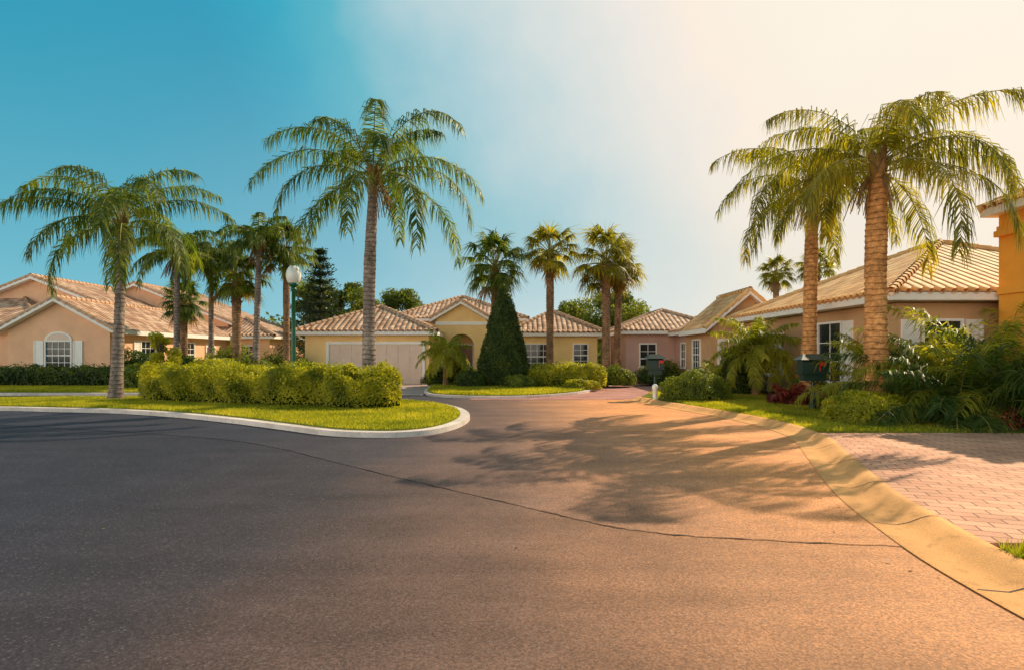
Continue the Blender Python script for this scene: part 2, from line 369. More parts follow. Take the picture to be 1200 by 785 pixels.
def frond(al,ast,base,az,el,L,droop,nl,ll,w,hang=.5,start=.14,rr=.022):
    m=24; t=np.linspace(0,1,m); e=el-droop*t**1.15
    azz=az+U(-.4,.4)*t**1.5
    T=np.stack([np.cos(e)*np.cos(azz),np.cos(e)*np.sin(azz),np.sin(e)],1)
    P=np.array(base)+np.concatenate([[np.zeros(3)],np.cumsum((T[1:]+T[:-1])/2*L/(m-1),0)])
    tube(ast,P,rr*(1-.85*t),4)
    for s in (-1,1):
        tt=np.sort(U(start,.995,nl)); idx=tt*(m-1); i0=np.minimum(idx.astype(int),m-2); f=(idx-i0)[:,None]
        p=P[i0]*(1-f)+P[i0+1]*f; tg=unit(T[i0]*(1-f)+T[i0+1]*f)
        S=unit(np.cross(tg,[0,0,1.]))*s; Nn=unit(np.cross(S*s,tg))
        fw=.25+.6*tt[:,None]; lift=U(-.5,.65,(nl,1))
        D1=unit(S+tg*fw+Nn*lift-np.array([0,0,1])*hang*.6)
        D2=unit(D1+np.array([0,0,-1.])*(hang*U(1.2,3.6,(nl,1)))+rng.normal(0,.18,(nl,3)))
        W=unit(np.cross(D1,Nn+U(-.6,.6,(nl,3))))
        ln=ll*(.35+.65*np.sin(np.pi*np.clip(tt*.8+.14,0,1)))*U(.6,1.2,nl)
        leaflets(al,p,D1,D2,W,ln,w)
def trunk_mesh(name,base,top,r0,r1,mat,parent,bulge=0.,rough=.05,step=.14,bow=(0,0)):
    base=np.array(base,float); top=np.array(top,float); H=top[2]-base[2]; n=int(H/step*3); k=14
    t=np.linspace(0,1,n)
    P=base+(top-base)*t[:,None]; P[:,0]+=np.sin(t*np.pi)*bow[0]; P[:,1]+=np.sin(t*np.pi)*bow[1]
    R=r1+(r0-r1)*(1-t)+bulge*np.exp(-(t*H/.35))
    R=R*(1+rough*(np.arange(n)%3==0))*(1+.05*np.sin(t*H*1.7))
    a=np.arange(k)/k*2*np.pi
    V=P[:,None]+R[:,None,None]*np.stack([np.cos(a),np.sin(a),0*a],1)[None]*(1+rng.normal(0,.025,(n,k,1)))
    i,j=np.meshgrid(np.arange(n-1),np.arange(k),indexing='ij'); i=i.ravel(); j=j.ravel(); j2=(j+1)%k
    fast(name,V,np.stack([i*k+j,i*k+j2,(i+1)*k+j2,(i+1)*k+j],1),mat,parent,True)
def queen_palm(x,y,h,lean=(0,0),L=3.6,nf=19,r=.17,leaf=FR,bark=TRG,nl=120,ll=.85,seed=0,bow=(0,0),w=.030,name='queen_palm',hang=.95,az0=0):
    global rng; rng=np.random.default_rng(100+seed)
    e=empty(name,(x,y,.1)); top=(x+lean[0],y+lean[1],h)
    trunk_mesh('trunk',(x,y,.05),top,r*1.15,r*.8,bark,e,bulge=.08,bow=bow)
    al,ast,ab=Acc(),Acc(),Acc()
    for i in range(nf):
        f=(i+.5)/nf; az=az0+i*2.39996+U(-.25,.25)
        el=math.radians(76-74*f+U(-9,9))
        dr=math.radians(92+22*f+U(-18,20))
        frond(al,ast,(top[0]+.06*math.cos(az),top[1]+.06*math.sin(az),top[2]+.4*(1-f)),az,el,L*U(.82,1.12)*(1-.22*(f<.16)),dr,nl,ll,w,hang)
    for i in range(18):
        az=U(0,6.28); z=top[2]-U(-.35,.5); el=U(.8,1.3)
        P=[np.array([top[0],top[1],z])+np.array([math.cos(az)*math.cos(el),math.sin(az)*math.cos(el),math.sin(el)])*q for q in (0,.25,.5)]
        tube(ab,P,[r*.6,r*.4,.02],5)
    for i in range(3):
        az=U(0,6.28); P=[]
        for q in np.linspace(0,1,6): P.append((top[0]+math.cos(az)*.55*q,top[1]+math.sin(az)*.55*q,top[2]-.1+.25*math.sin(q*2)-1.0*q*q))
        for kk in range(10):
            PP=np.array(P)+np.linspace(0,1,6)[:,None]*U(-.22,.22,3); tube(ab,PP,.012,3)
    al.make('fronds',leaf,e); ast.make('frond_stems',STEM,e); ab.make('leaf_bases',BOOT,e)
    return e
def sabal(x,y,h,R=1.5,nf=34,r=.2,leaf=FRD,bark=TRS,seed=0,lean=(0,0),name='cabbage_palm'):
    global rng; rng=np.random.default_rng(500+seed)
    e=empty(name,(x,y,.1)); top=np.array([x+lean[0],y+lean[1],h])
    trunk_mesh('trunk',(x,y,.05),top,r*1.1,r,bark,e,bulge=.05,rough=.08,step=.12)
    al,ad,ast,ab=Acc(),Acc(),Acc(),Acc()
    for i in range(nf):
        f=(i+.5)/nf; az=i*2.39996+U(-.3,.3); el=math.radians(85-130*f+U(-14,14)); dead=f>.93
        d=np.array([math.cos(el)*math.cos(az),math.cos(el)*math.sin(az),math.sin(el)])
        S=np.array([-math.sin(az),math.cos(az),0]); Lp=R*U(.40,.70)
        hub=top+d*Lp+np.array([0,0,.25-.12*f]); d2=unit(d+np.array([0,0,-.35]))
        P=[top+np.array([0,0,.25])*(1-f),top+d*Lp*.5+np.array([0,0,.2]),hub]; tube(ast,P,[.03,.02,.014],4)
        m=34; a=np.linspace(-2.1,2.1,m)+U(-.06,.06,m)
        Nn=np.cross(d2,S)
        D1=unit(np.cos(a)[:,None]*d2+np.sin(a)[:,None]*S-np.abs(np.sin(a))[:,None]*Nn*.25*(-1 if Nn[2]<0 else 1))
        D2=unit(D1+np.array([0,0,-1.])*U(.3,1.8,(m,1)))
        W=unit(np.cross(D1,Nn))
        leaflets(ad if dead else al,np.repeat(hub[None],m,0),D1,D2,W,R*U(.38,.62,m)*(.75+.25*np.cos(a)),.06)
    for i in range(40):
        az=U(0,6.28); z=h-U(0,1.3); el=U(.5,1.1); c=np.array([x+lean[0],y+lean[1],z])
        P=[c+np.array([math.cos(az)*math.cos(el),math.sin(az)*math.cos(el),math.sin(el)])*q for q in (.1,.3,.45)]
        tube(ab,P,[.07,.05,.03],4)
    al.make('fan_leaves',leaf,e); ad.make('dry_leaves',DEAD,e); ast.make('leaf_stems',STEM,e); ab.make('leaf_bases',BOOT,e)
    return e
def clump_palm(x,y,L,nf,leaf,name='areca_palm',seed=0,z=.1,ll=.45,nl=60,trunkh=0,spread=.35,w=.028,emin=20,stem=STEM,hang=.45):
    global rng; rng=np.random.default_rng(900+seed)
    e=empty(name,(x,y,z)); al,ast=Acc(),Acc()
    if trunkh>0: trunk_mesh('trunk',(x,y,z-.05),(x,y,z+trunkh),.12,.10,TRS,e,bulge=.03)
    for i in range(nf):
        f=(i+.5)/nf; az=i*2.39996+U(-.3,.3); el=math.radians(86-(86-emin)*f+U(-6,6)); rr=spread*math.sqrt(f)
        frond(al,ast,(x+rr*math.cos(az),y+rr*math.sin(az),z+trunkh),az,el,L*U(.7,1.1),math.radians(62+40*f),nl,ll,w,hang,.2,.014)
    al.make('fronds',leaf,e); ast.make('frond_stems',stem,e); return e
def lump(p,s=1.):
    return (np.sin(p[:,0]*2.3*s+p[:,2]*1.7)+np.sin(p[:,1]*2.9*s+1.3)+np.sin(p[:,0]*5.1*s+p[:,1]*4.3*s+p[:,2]*4.7*s)*.6)/2.6
def leafcloud(name,P,Nr,size,mat,parent=None,acc=None):
    n=len(P); nn=unit(Nr+rng.normal(0,.55,(n,3))); t=unit(np.cross(nn,rng.normal(0,1,(n,3)))); b=np.cross(nn,t); s=(size*U(.6,1.3,n))[:,None]
    V=np.stack([P-t*s,P-b*s*.45,P+t*s,P+b*s*.45],1)
    F=np.arange(n*4).reshape(n,4)
    if acc is not None: acc.add(V,F); return
    return fast(name,V,F,mat,parent)
def hedge(name,pts,w,h,n,mat,size=.045,z0=.12,rough=.16,seed=0,core=.74):
    global rng; rng=np.random.default_rng(1300+seed)
    C=catmull(pts,n=12); seg=np.linalg.norm(np.diff(C,axis=0),axis=1); s=np.concatenate([[0],np.cumsum(seg)]); Lt=s[-1]
    e=empty(name,(C[0][0],C[0][1],z0))
    def at(q):
        x=np.interp(q,s,C[:,0]); y=np.interp(q,s,C[:,1]); dx=np.interp(q+.05,s,C[:,0])-np.interp(q-.05,s,C[:,0]); dy=np.interp(q+.05,s,C[:,1])-np.interp(q-.05,s,C[:,1])
        l=np.sqrt(dx*dx+dy*dy)+1e-9; return x,y,-dy/l,dx/l
    def surf(q,a,k):
        x,y,nx,ny=at(q); endr=np.clip(np.minimum(q,Lt-q)/(w*.5),0,1); er=np.sqrt(1-(1-endr)**2)*.9+.1
        cx=np.sign(np.cos(a))*np.abs(np.cos(a))**.6*w/2*er; cz=np.abs(np.sin(a))**.5*h*(.78+.22*er)*(1+.06*np.sin(q*2.1+seed)+.05*np.sin(q*4.7))
        P=np.stack([x+nx*cx*k,y+ny*cx*k,z0+cz*k],1)
        return P,np.stack([nx*np.cos(a),ny*np.cos(a),np.sin(a)+.15],1)
    q=U(0,Lt,n); a=np.arcsin(U(0,1,n)**1.0); a=np.where(U(0,1,n)<.5,a,np.pi-a)
    top=U(0,1,n)<.35; a=np.where(top,U(.5,np.pi-.5,n),a)
    P,Nr=surf(q,a,1.); lm=lump(P,1.6)+.6*lump(P*2.7,1.); k=1-U(0,1,n)**2*.22+lm*rough*.6
    P,Nr=surf(q,a,k); P+=rng.normal(0,.03,(n,3)); P[:,2]=np.maximum(P[:,2],z0)
    leafcloud('leaves',P,Nr,size,mat,e)
    m=n//12; q=U(0,Lt,m); a=U(.25,np.pi-.25,m); P,Nr=surf(q,a,1.05+U(0,.17,m)); leafcloud('sprigs',P,Nr,size*.9,mat,e)
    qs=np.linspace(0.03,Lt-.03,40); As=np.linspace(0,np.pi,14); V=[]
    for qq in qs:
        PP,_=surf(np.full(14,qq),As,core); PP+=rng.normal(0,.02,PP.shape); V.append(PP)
    V=np.concatenate(V); fast('shade_core',V,[(i*14+j,i*14+j+1,(i+1)*14+j+1,(i+1)*14+j) for i in range(39) for j in range(13)],CORE,e)
    return e
def sphere_pts(n):
    v=rng.normal(0,1,(n,3)); return unit(v)
def bush(name,x,y,rx,ry,h,n,mat,size=.045,z0=.12,seed=0,lumpy=.14):
    global rng; rng=np.random.default_rng(1700+seed)
    e=empty(name,(x,y,z0)); d=sphere_pts(n); d[:,2]=np.abs(d[:,2])**.8
    P=np.array([x,y,z0])+d*np.array([rx,ry,h]); lm=lump(P,2.2)+lump(P*3.,1.)*.5
    k=1-U(0,1,n)**2*.28+lm*lumpy; P=np.array([x,y,z0])+d*np.array([rx,ry,h])*k[:,None]
    leafcloud('leaves',P,d,size,mat,e)
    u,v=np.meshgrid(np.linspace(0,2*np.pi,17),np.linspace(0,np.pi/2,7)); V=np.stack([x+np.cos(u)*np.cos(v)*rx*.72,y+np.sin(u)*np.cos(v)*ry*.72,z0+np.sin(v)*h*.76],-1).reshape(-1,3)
    fast('shade_core',V,[(i*17+j,i*17+j+1,(i+1)*17+j+1,(i+1)*17+j) for i in range(6) for j in range(16)],CORE,e)
    return e
def broad_tree(name,x,y,h,r,n,mat,size=.12,seed=0,nc=16,base=.35):
    global rng; rng=np.random.default_rng(2100+seed)
    e=empty(name,(x,y,0)); st=Acc(); lv=Acc()
    tube(st,[(x,y,0),(x+.1,y,h*.25),(x,y+.1,h*.5),(x,y,h*.8)],[.22,.17,.12,.05],8)
    for i in range(nc):
        a=U(0,6.28); zz=h*(base+(1-base)*(i+.5)/nc*.9); rr=r*math.sin(math.pi*min(.95,(zz/h-base)/(1-base)*.8+.2))*U(.3,.9)
        c=np.array([x+rr*math.cos(a),y+rr*math.sin(a),zz]); cr=r*U(.2,.4)
        tube(st,[(x,y,zz*.6),(c+np.array([x,y,zz*.6]))/2+np.array([0,0,-.1]),c],[.07,.05,.02],5)
        m=n//nc; d=sphere_pts(m); k=U(.3,1.25,m)**.6; P=c+d*(cr*k)[:,None]*np.array([1,1,.75]); leafcloud('',P,d,size,mat,acc=lv)
    st.make('trunk_and_limbs',BARK,e,True); lv.make('foliage',mat,e); return e

# front palms
queen_palm(-13.1,18.8,5.75,lean=(.25,0),L=3.9,nf=19,r=.16,seed=1,nl=110)
queen_palm(-4.5,18.0,7.0,lean=(.12,0),L=4.4,nf=19,r=.19,leaf=FR,seed=2,bow=(-.08,0),nl=110)
queen_palm(8.75,13.6,5.9,lean=(.0,0),L=3.6,nf=19,r=.245,leaf=FRW,bark=TRW,seed=3,nl=120,bow=(-.06,0),hang=1.2,w=.024,ll=.85)
queen_palm(9.15,17.6,6.6,lean=(.15,0),L=3.5,nf=17,r=.20,leaf=FRW,bark=TRW,seed=4,hang=1.1,nl=110,w=.028,ll=.85)
for i,(x,y,h,L,r,lx) in enumerate([(-16.2,27.5,6.3,2.8,.14,0),(-15.6,29.5,6.2,2.5,.13,0),(-12.2,27.0,6.8,2.5,.14,.2)]):
    queen_palm(x,y,h,L=L,nf=17,r=r,seed=5+i,nl=75,w=.042,lean=(lx,0),ll=.7)
sabal(-13.8,28.5,5.2,R=1.8,seed=1,leaf=FR)
sabal(-11.3,28.5,6.5,R=1.7,seed=2,leaf=FR,r=.15)
sabal(-17.9,31,4.2,R=1.4,seed=3)
sabal(-.85,29.2,5.9,R=2.1,nf=42,seed=4,leaf=FR)
sabal(2.05,30.6,6.9,R=1.9,seed=5,leaf=FRW,r=.19)
sabal(5.0,30.2,6.3,R=2.2,nf=40,seed=6,leaf=FRW,r=.21)
sabal(5.75,31.5,6.0,R=1.8,seed=7,leaf=FRW,r=.18,lean=(.2,0))
sabal(22.5,42,7.9,R=1.8,seed=8,leaf=FRW)
sabal(19.5,42,7.3,R=1.6,seed=9,leaf=FRW)
clump_palm(-3.15,27,1.6,26,FRB,'pygmy_date_palm',1,.13,.38,55,1.5,.08,.036,-25)
clump_palm(9.0,21,1.9,32,FRB,'date_palm',2,.11,.5,65,1.6,.1,.034,-20)
clump_palm(8.5,22.7,1.6,22,FRB,'areca_palm',12,.11,.4,50,.3,.3,.035,10)
clump_palm(10.0,12.85,2.9,38,FRD,'areca_palm',3,.11,.6,80,0,.45,.028,15)
clump_palm(11.3,12.3,2.9,40,FRD,'areca_palm',4,.11,.6,80,0,.5,.028,12)
clump_palm(9.9,14.5,2.7,28,FRB,'areca_palm',5,.11,.55,70,.3,.4,.03,25)
clump_palm(10.9,13.3,3.2,30,FRB,'areca_palm',6,.11,.55,70,.3,.4,.03,25)
clump_palm(9.3,15.6,.9,26,REDL,'cordyline_plant',7,.11,.3,30,.1,.15,.05,15)
clump_palm(8.5,17.4,.8,22,REDL,'cordyline_plant',8,.11,.3,30,.1,.15,.05,15)
bush('clipped_shrub',8.0,12.75,1.05,.7,.66,10000,HL,.035,.11,1)
bush('clipped_shrub',6.1,18.9,1.15,.8,.92,9000,HB,.04,.11,2)
bush('clipped_shrub',8.8,22.0,.95,.9,1.75,9000,HD,.05,.11,3)
bush('clipped_shrub',7.4,22.8,.7,.7,.9,5000,HD,.05,.11,4)
bush('clipped_shrub',9.6,18.4,.6,.9,.75,5000,HB,.045,.11,9)
bush('flowering_shrub',10.2,11.75,.9,.4,.38,5000,HB,.035,.11,5)
bush('red_flowers',10.3,11.5,.75,.3,.42,1300,REDL,.028,.11,6)
hedge('boxwood_hedge',[(-12.0,18.9),(-9.8,18.0),(-6.8,17.0),(-4.9,16.6),(-3.6,16.8)],1.4,1.0,80000,HL,.040,.13,.34,1)
hedge('boxwood_hedge',[(-5.2,16.1),(-4.2,15.9),(-3.2,16.2)],1.15,1.02,18000,HL,.040,.13,.34,2)
bush('clipped_shrub',-7.2,20.0,.9,.7,1.3,6000,HB,.05,.13,7)
hedge('boxwood_hedge',[(-34,27.3),(-26,27.0),(-18,26.6)],1.2,.85,30000,HD,.06,.13,.26,3)
for i,(x,y,rx,h,mt) in enumerate([(-16.6,25.5,1.0,1.1,HB),(-15.0,26,1.1,1.4,HD),(-13.2,25.2,1.1,1.35,HL),(-12.4,27,1.2,1.3,HB),(-11.8,29.5,1.3,1.6,HB),(-18.5,28,1.2,1.7,HD),(-14.3,29,1.3,1.9,HB)]):
    bush('rounded_shrub',x,y,rx,rx,h,4500,mt,.065,.13,20+i,.2)
broad_tree('small_tree',-15.2,24.6,2.6,.9,6000,HL,.05,40,10,.3)
hedge('boxwood_hedge',[(.8,26.9),(2.6,26.3),(4.3,26.0)],1.3,.95,16000,HL,.055,.13,.26,4)
for i,(x,y,rx,h,mt) in enumerate([(-3.6,28.3,.9,1.0,HD),(-2.4,28.0,.9,1.15,HB),(-1.9,26.2,.7,.8,HD),(.4,25.6,.8,.55,HB),(3.0,25.0,.8,.4,HL),(5.2,28,.9,.9,HB),(7.3,29.5,.9,.95,HD),(8.3,31,1.2,1.1,HB)]):
    bush('rounded_shrub',x,y,rx,rx,h,4000,mt,.06,.12,40+i,.2)
def cone_tree(x,y,h,r,n,mat):
    global rng; rng=np.random.default_rng(77); e=empty('clipped_conical_tree',(x,y,.13))
    t=1-np.sqrt(U(0,1,n)); a=U(0,6.28,n)
    prof=lambda t: np.where(t<.12,.75+t*2.1,np.clip(1.0-((t-.12)/.88)**1.35*.93,0,1))
    R=r*prof(t); P0=np.stack([x+R*np.cos(a),y+R*np.sin(a),.13+h*t],1)
    R=R*(1+(lump(P0,2.)+.6*lump(P0*3,1.))*.10-U(0,1,n)**2*.2)
    P=np.stack([x+R*np.cos(a),y+R*np.sin(a),.13+h*t],1)+rng.normal(0,.03,(n,3))
    leafcloud('leaves',P,np.stack([np.cos(a),np.sin(a),0*a+.25],1),.055,mat,e)
    st=Acc(); tt=np.linspace(0,1,12); tube(st,np.stack([0*tt+x,0*tt+y,.13+tt*h*.94],1),r*.78*prof(tt),14); st.make('shade_core',CORE,e)
cone_tree(-.4,27,4.9,1.2,32000,HD)
def norfolk(x,y,h,r):
    global rng; rng=np.random.default_rng(55); e=empty('norfolk_pine',(x,y,0)); st,lv=Acc(),Acc()
    tube(st,[(x,y,0),(x,y,h*.5),(x,y,h)],[.2,.13,.02],8)
    L=15
    for i in range(L):
        z=h*(.15+.83*i/(L-1)); rr=r*(1-(z/h))**.8+.2
        for k in range(8):
            a=k/8*6.28+i*.4+U(-.15,.15); l=rr*U(.7,1.2); m=80; q=U(.1,1,m)
            P=np.stack([x+np.cos(a)*l*q,y+np.sin(a)*l*q,z+.3*l*q**2-.05*q],1); P+=rng.normal(0,1,(m,3))*np.array([.15,.15,.10])
            leafcloud('',P,np.tile([0,0,1.],(m,1)),.10,PINE,acc=lv)
            tube(st,[(x,y,z),(x+math.cos(a)*l*.5,y+math.sin(a)*l*.5,z+.05*l),(x+math.cos(a)*l,y+math.sin(a)*l,z+.3*l)],[.04,.03,.01],4)
    st.make('trunk_and_limbs',BARK,e); lv.make('foliage',PINE,e)
norfolk(-13.0,38.5,8.7,2.6)
broad_tree('broadleaf_tree',-13.2,47,7.6,2.6,14000,TREEL,.13,1,26)
broad_tree('broadleaf_tree',-10.0,50,7.4,3.0,14000,TREEL,.13,2,26)
broad_tree('broadleaf_tree',-17.5,50,8.2,3.2,14000,TREEL,.13,3,26)
broad_tree('broadleaf_tree',8.6,46,6.8,3.0,14000,TREEL,.12,4,26)
broad_tree('broadleaf_tree',5.5,48,6.2,2.6,12000,TREEL,.12,5,26)
broad_tree('broadleaf_tree',-31,52,7.5,3.0,12000,TREEL,.13,6)
rng=np.random.default_rng(9); lv=Acc()
for i in range(150):
    a=math.radians(-62+124*i/149)+U(-.01,.01); d=U(72,100); c=np.array([math.sin(a)*d,math.cos(a)*d,U(1.5,3.2)]); cr=U(2.4,4.4)
    m=900; dd=sphere_pts(m); P=c+dd*cr*U(.6,1.05,(m,1))*np.array([1.2,1.2,.8]); leafcloud('',P,dd,.38,TREEL,acc=lv)
lv.make('distant_trees',TREEL)
lv=Acc(); n=60; P=np.stack([U(-6,4,n),U(3,14,n),np.full(n,.016)],1); P[:30,0]=np.interp(P[:30,1],outer[:,1],outer[:,0])-U(.55,1.0,30)
leafcloud('',P,np.tile([0,0,3.],(n,1)),.022,DEAD,acc=lv); lv.make('fallen_leaves',DEAD)
# ---------------------------------------------------------------- houses
def uvroof(P):
    p0,p1=P[0],P[1]; u=(p1-p0).normalized(); n=(p1-p0).cross(P[2]-p0).normalized(); v=n.cross(u)
    if v.z<0: v=-v
    return [((p.dot(u)),( (p-p0).dot(v))) for p in P]
def caps(lines,mat,parent):
    a=Acc()
    for p,q in lines:
        p=np.array(p,float);q=np.array(q,float); n=max(2,int(np.linalg.norm(q-p)/.35))
        for i in range(n):
            s=p+(q-p)*i/n; t=p+(q-p)*(i+1.05)/n; tube(a,[s,t],[.13,.10],8)
    a.make('ridge_caps',mat,parent)
tile2cap={TILE:mat_plain('ridge_tile',(.62,.38,.24),.8,.2,.2,3),TILE2:mat_plain('warm_ridge_tile',(.84,.48,.20),.8,.2,.2,3)}
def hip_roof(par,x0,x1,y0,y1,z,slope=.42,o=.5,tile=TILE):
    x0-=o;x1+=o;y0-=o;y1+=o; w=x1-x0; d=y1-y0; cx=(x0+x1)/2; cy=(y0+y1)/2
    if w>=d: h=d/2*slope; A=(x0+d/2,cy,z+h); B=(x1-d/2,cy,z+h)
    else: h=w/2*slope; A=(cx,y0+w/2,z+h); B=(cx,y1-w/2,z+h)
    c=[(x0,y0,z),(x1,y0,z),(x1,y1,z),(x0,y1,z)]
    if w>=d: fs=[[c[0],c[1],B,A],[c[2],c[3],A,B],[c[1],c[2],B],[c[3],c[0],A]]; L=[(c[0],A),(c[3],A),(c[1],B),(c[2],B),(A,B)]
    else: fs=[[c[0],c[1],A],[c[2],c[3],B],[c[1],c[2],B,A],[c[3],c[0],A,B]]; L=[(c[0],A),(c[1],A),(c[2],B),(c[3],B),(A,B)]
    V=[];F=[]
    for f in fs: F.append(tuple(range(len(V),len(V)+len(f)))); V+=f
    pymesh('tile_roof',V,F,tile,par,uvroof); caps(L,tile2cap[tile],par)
    box('fascia',x0+.03,x1-.03,y0+.03,y1-.03,z-.22,z-.012,WHITE,par)
    a=Acc()
    for p,q in ((c[0],c[1]),(c[0],c[3])):
        p=np.array(p);q=np.array(q); L_=np.linalg.norm(q-p); u=(q-p)/L_; inn=np.array([0,1.,0]) if abs(u[0])>.5 else np.array([1.,0,0])
        for s in np.arange(.15,L_,.30):
            b=p+u*s; tube(a,[b-inn*.04+np.array([0,0,.01]),b+inn*.22+np.array([0,0,.01+.22*slope])],[.075,.07],7)
    a.make('eave_tiles',tile2cap[tile],par)
    return z+h
def gable(par,x0,x1,y0,y1,z,apex,wall,o=.4,of=.35,tile=TILE,walls=True):
    cx=(x0+x1)/2; s=(apex-z)/((x1-x0)/2); xa=x0-o; xb=x1+o; ze=z-s*o; ya=y0-of; yb=y1
    tp=.16
    V=[(xa,ya,ze+tp),(xa,yb,ze+tp),(cx,yb,apex+tp),(cx,ya,apex+tp),(xb,ya,ze+tp),(xb,yb,ze+tp)]
    pymesh('tile_roof',V,[(1,0,3,2),(4,5,2,3)],tile,par,uvroof)
    caps([((cx,ya,apex+tp),(cx,yb,apex+tp)),((xa,ya+.06,ze+tp),(cx,ya+.06,apex+tp)),((xb,ya+.06,ze+tp),(cx,ya+.06,apex+tp))],tile2cap[tile],par)
    e=.012
    pr=[(xa,ze+tp-e),(cx,apex+tp-e),(xb,ze+tp-e),(xb,ze-.08),(cx,apex-.08),(xa,ze-.08)]
    yy=ya-.02
    V=[(p[0],yy,p[1]) for p in pr]+[(p[0],yb-.01,p[1]) for p in pr]
    F=[(0,1,4,5),(1,2,3,4),(6,7,10,11),(7,8,9,10)]+[(i,(i+1)%6,6+(i+1)%6,6+i) for i in range(6)]
    pymesh('bargeboard_and_soffit',V,F,WHITE,par)
    if walls:
        V=[(x0,y0,0),(x1,y0,0),(x1,y0,z-.09),(cx,y0,apex-.09),(x0,y0,z-.09)]; V+=[(a,y1,c) for a,b,c in V]
        pymesh('walls',V,[(0,1,2,3,4),(5,6,7,8,9),(0,1,6,5),(1,2,7,6),(2,3,8,7),(3,4,9,8),(4,0,5,9)],wall,par)
DIR={'S':((1,0),(0,-1)),'W':((0,1),(-1,0)),'E':((0,1),(1,0))}
def window(par,x,y,d,z0,z1,w,shut=True,arch=False,nx=3,nz=4):
    u,n=DIR[d]; o=(x,y)
    B=lambda nm,*a: obox(nm,o,u,n,*a,par)
    B('window_glass',-w/2,w/2,-.05,.012,z0,z1,GLASS)
    t=.07
    B('frame',-w/2-t,-w/2,-.03,.07,z0-t,z1+t,WHITE); B('frame',w/2,w/2+t,-.03,.07,z0-t,z1+t,WHITE)
    B('frame',-w/2,w/2,-.03,.068,z1,z1+t,WHITE); B('sill',-w/2-t-.05,w/2+t+.05,-.03,.11,z0-t-.07,z0-t-.002,WHITE); B('frame',-w/2,w/2,-.03,.068,z0-t,z0,WHITE)
    for i in range(1,nx): B('muntin',-w/2+w*i/nx-.014,-w/2+w*i/nx+.014,.0,.03,z0,z1,WHITE)
    for i in range(1,nz):
        zz=z0+(z1-z0)*i/nz; q=.03 if i==nz//2 else .014
        B('muntin',-w/2,w/2,.0,.034,zz-q,zz+q,WHITE)
    if arch:
        r=w/2+t; k=14; P=[(math.cos(math.pi*i/k)*r,z1+t+.01+math.sin(math.pi*i/k)*r*.62) for i in range(k+1)]
        V=[(x+u[0]*p[0]+n[0]*b,y+u[1]*p[0]+n[1]*b,p[1]) for b in (-.02,.05) for p in P]; m=k+1
        pymesh('arch_panel',V,[tuple(range(m)),tuple(range(m,2*m))]+[(i,(i+1)%m,m+(i+1)%m,m+i) for i in range(m)],WHITE,par)
        P2=[(p[0]*.82,(p[1]-z1-t)*.8+z1+t+.02) for p in P]
        V=[(x+u[0]*p[0]+n[0]*b,y+u[1]*p[0]+n[1]*b,p[1]) for b in (.0,.056) for p in P2]
        pymesh('arch_infill',V,[tuple(range(m)),tuple(range(m,2*m))]+[(i,(i+1)%m,m+(i+1)%m,m+i) for i in range(m)],DOORW,par)
    if shut:
        for s in (-1,1):
            c=s*(w/2+t+.30); B('shutter',c-.24,c+.24,-.02,.04,z0-.05,z1+.05,WHITE)
            for b in (-.24,.18): B('shutter_stile',c+b,c+b+.06,.04,.065,z0-.05,z1+.05,WHITE)
            zz=z0
            while zz<z1-.04: B('louvre',c-.18,c+.18,.04,.058,zz,zz+.045,WHITE); zz+=.085
def garage(par,x,y,d,w,h,mat=DOORW):
    u,n=DIR[d]; o=(x,y); B=lambda nm,*a: obox(nm,o,u,n,*a,par)
    B('garage_door',-w/2,w/2,-.05,.01,0.02,h,mat)
    B('trim',-w/2-.14,-w/2,-.04,.08,0.02,h+.14,WHITE); B('trim',w/2,w/2+.14,-.04,.08,0.02,h+.14,WHITE); B('trim',-w/2,w/2,-.04,.078,h,h+.14,WHITE)
    nx=8 if w>3 else 4; nz=4
    for i in range(nx):
        for j in range(nz):
            a=-w/2+w*i/nx; c=.02+(h-.02)*j/nz
            B('door_panel',a+.05,a+w/nx-.05,.01,.035,c+.06,c+(h-.02)/nz-.06,mat)
def door(par,x,y,d,w,h):
    u,n=DIR[d]; o=(x,y); B=lambda nm,*a: obox(nm,o,u,n,*a,par)
    B('front_door',-w/2,w/2,-.05,.015,.1,h,DOORP); B('trim',-w/2-.1,-w/2,-.04,.07,.1,h+.1,WHITE); B('trim',w/2,w/2+.1,-.04,.07,.1,h+.1,WHITE); B('trim',-w/2,w/2,-.04,.068,h,h+.1,WHITE)
    for s in (-.28,.08):
        for z in (.35,1.2): B('door_panel',s*w,s*w+.2*w,.015,.03,z,z+.65,DOORP)

H=empty('stucco_house',(-24,33,0))
gable(H,-25.7,-20.5,29,41,2.95,4.35,PEACH,o=.45)
window(H,-23.1,29,'S',.85,2.25,1.25,True,True,4,4)
window(H,-20.5,32,'E',.9,2.3,1.2,True); window(H,-20.5,36,'E',.9,2.3,1.2,False); door(H,-20.5,38.6,'E',1.0,2.1)
box('side_walls',-38,-25.72,31,42,0,2.9,PEACH,H); hip_roof(H,-38,-25.8,31,44,2.95,.4)
gable(H,-36.5,-23.8,36,48,3.9,6.4,PEACH,o=.5,of=.4)
gable(H,-34.9,-21.2,42.5,52,4.0,6.75,PEACH,o=.5)
box('rear_wing_walls',-24,-17.5,41.1,50,0,2.9,PEACH,H); hip_roof(H,-24,-17.5,41.2,50,2.95,.4)
window(H,-19.2,41.1,'S',.9,2.2,1.1,False)
H=empty('stucco_house',(-3,34,0))
box('garage_walls',-11.1,-4.45,30.5,38.5,0,2.62,CREAM,H); garage(H,-7.3,30.5,'S',5.0,2.15)
hip_roof(H,-11.1,-4.45,30.5,38.5,2.85,.42)
box('main_walls',-4.44,.6,35.2,44,0,3.3,CREAM,H)
box('main_walls_rear',-8,3,38.55,47,0,3.9,CREAM,H); hip_roof(H,-8,.6,38.6,47,4.05,.40)
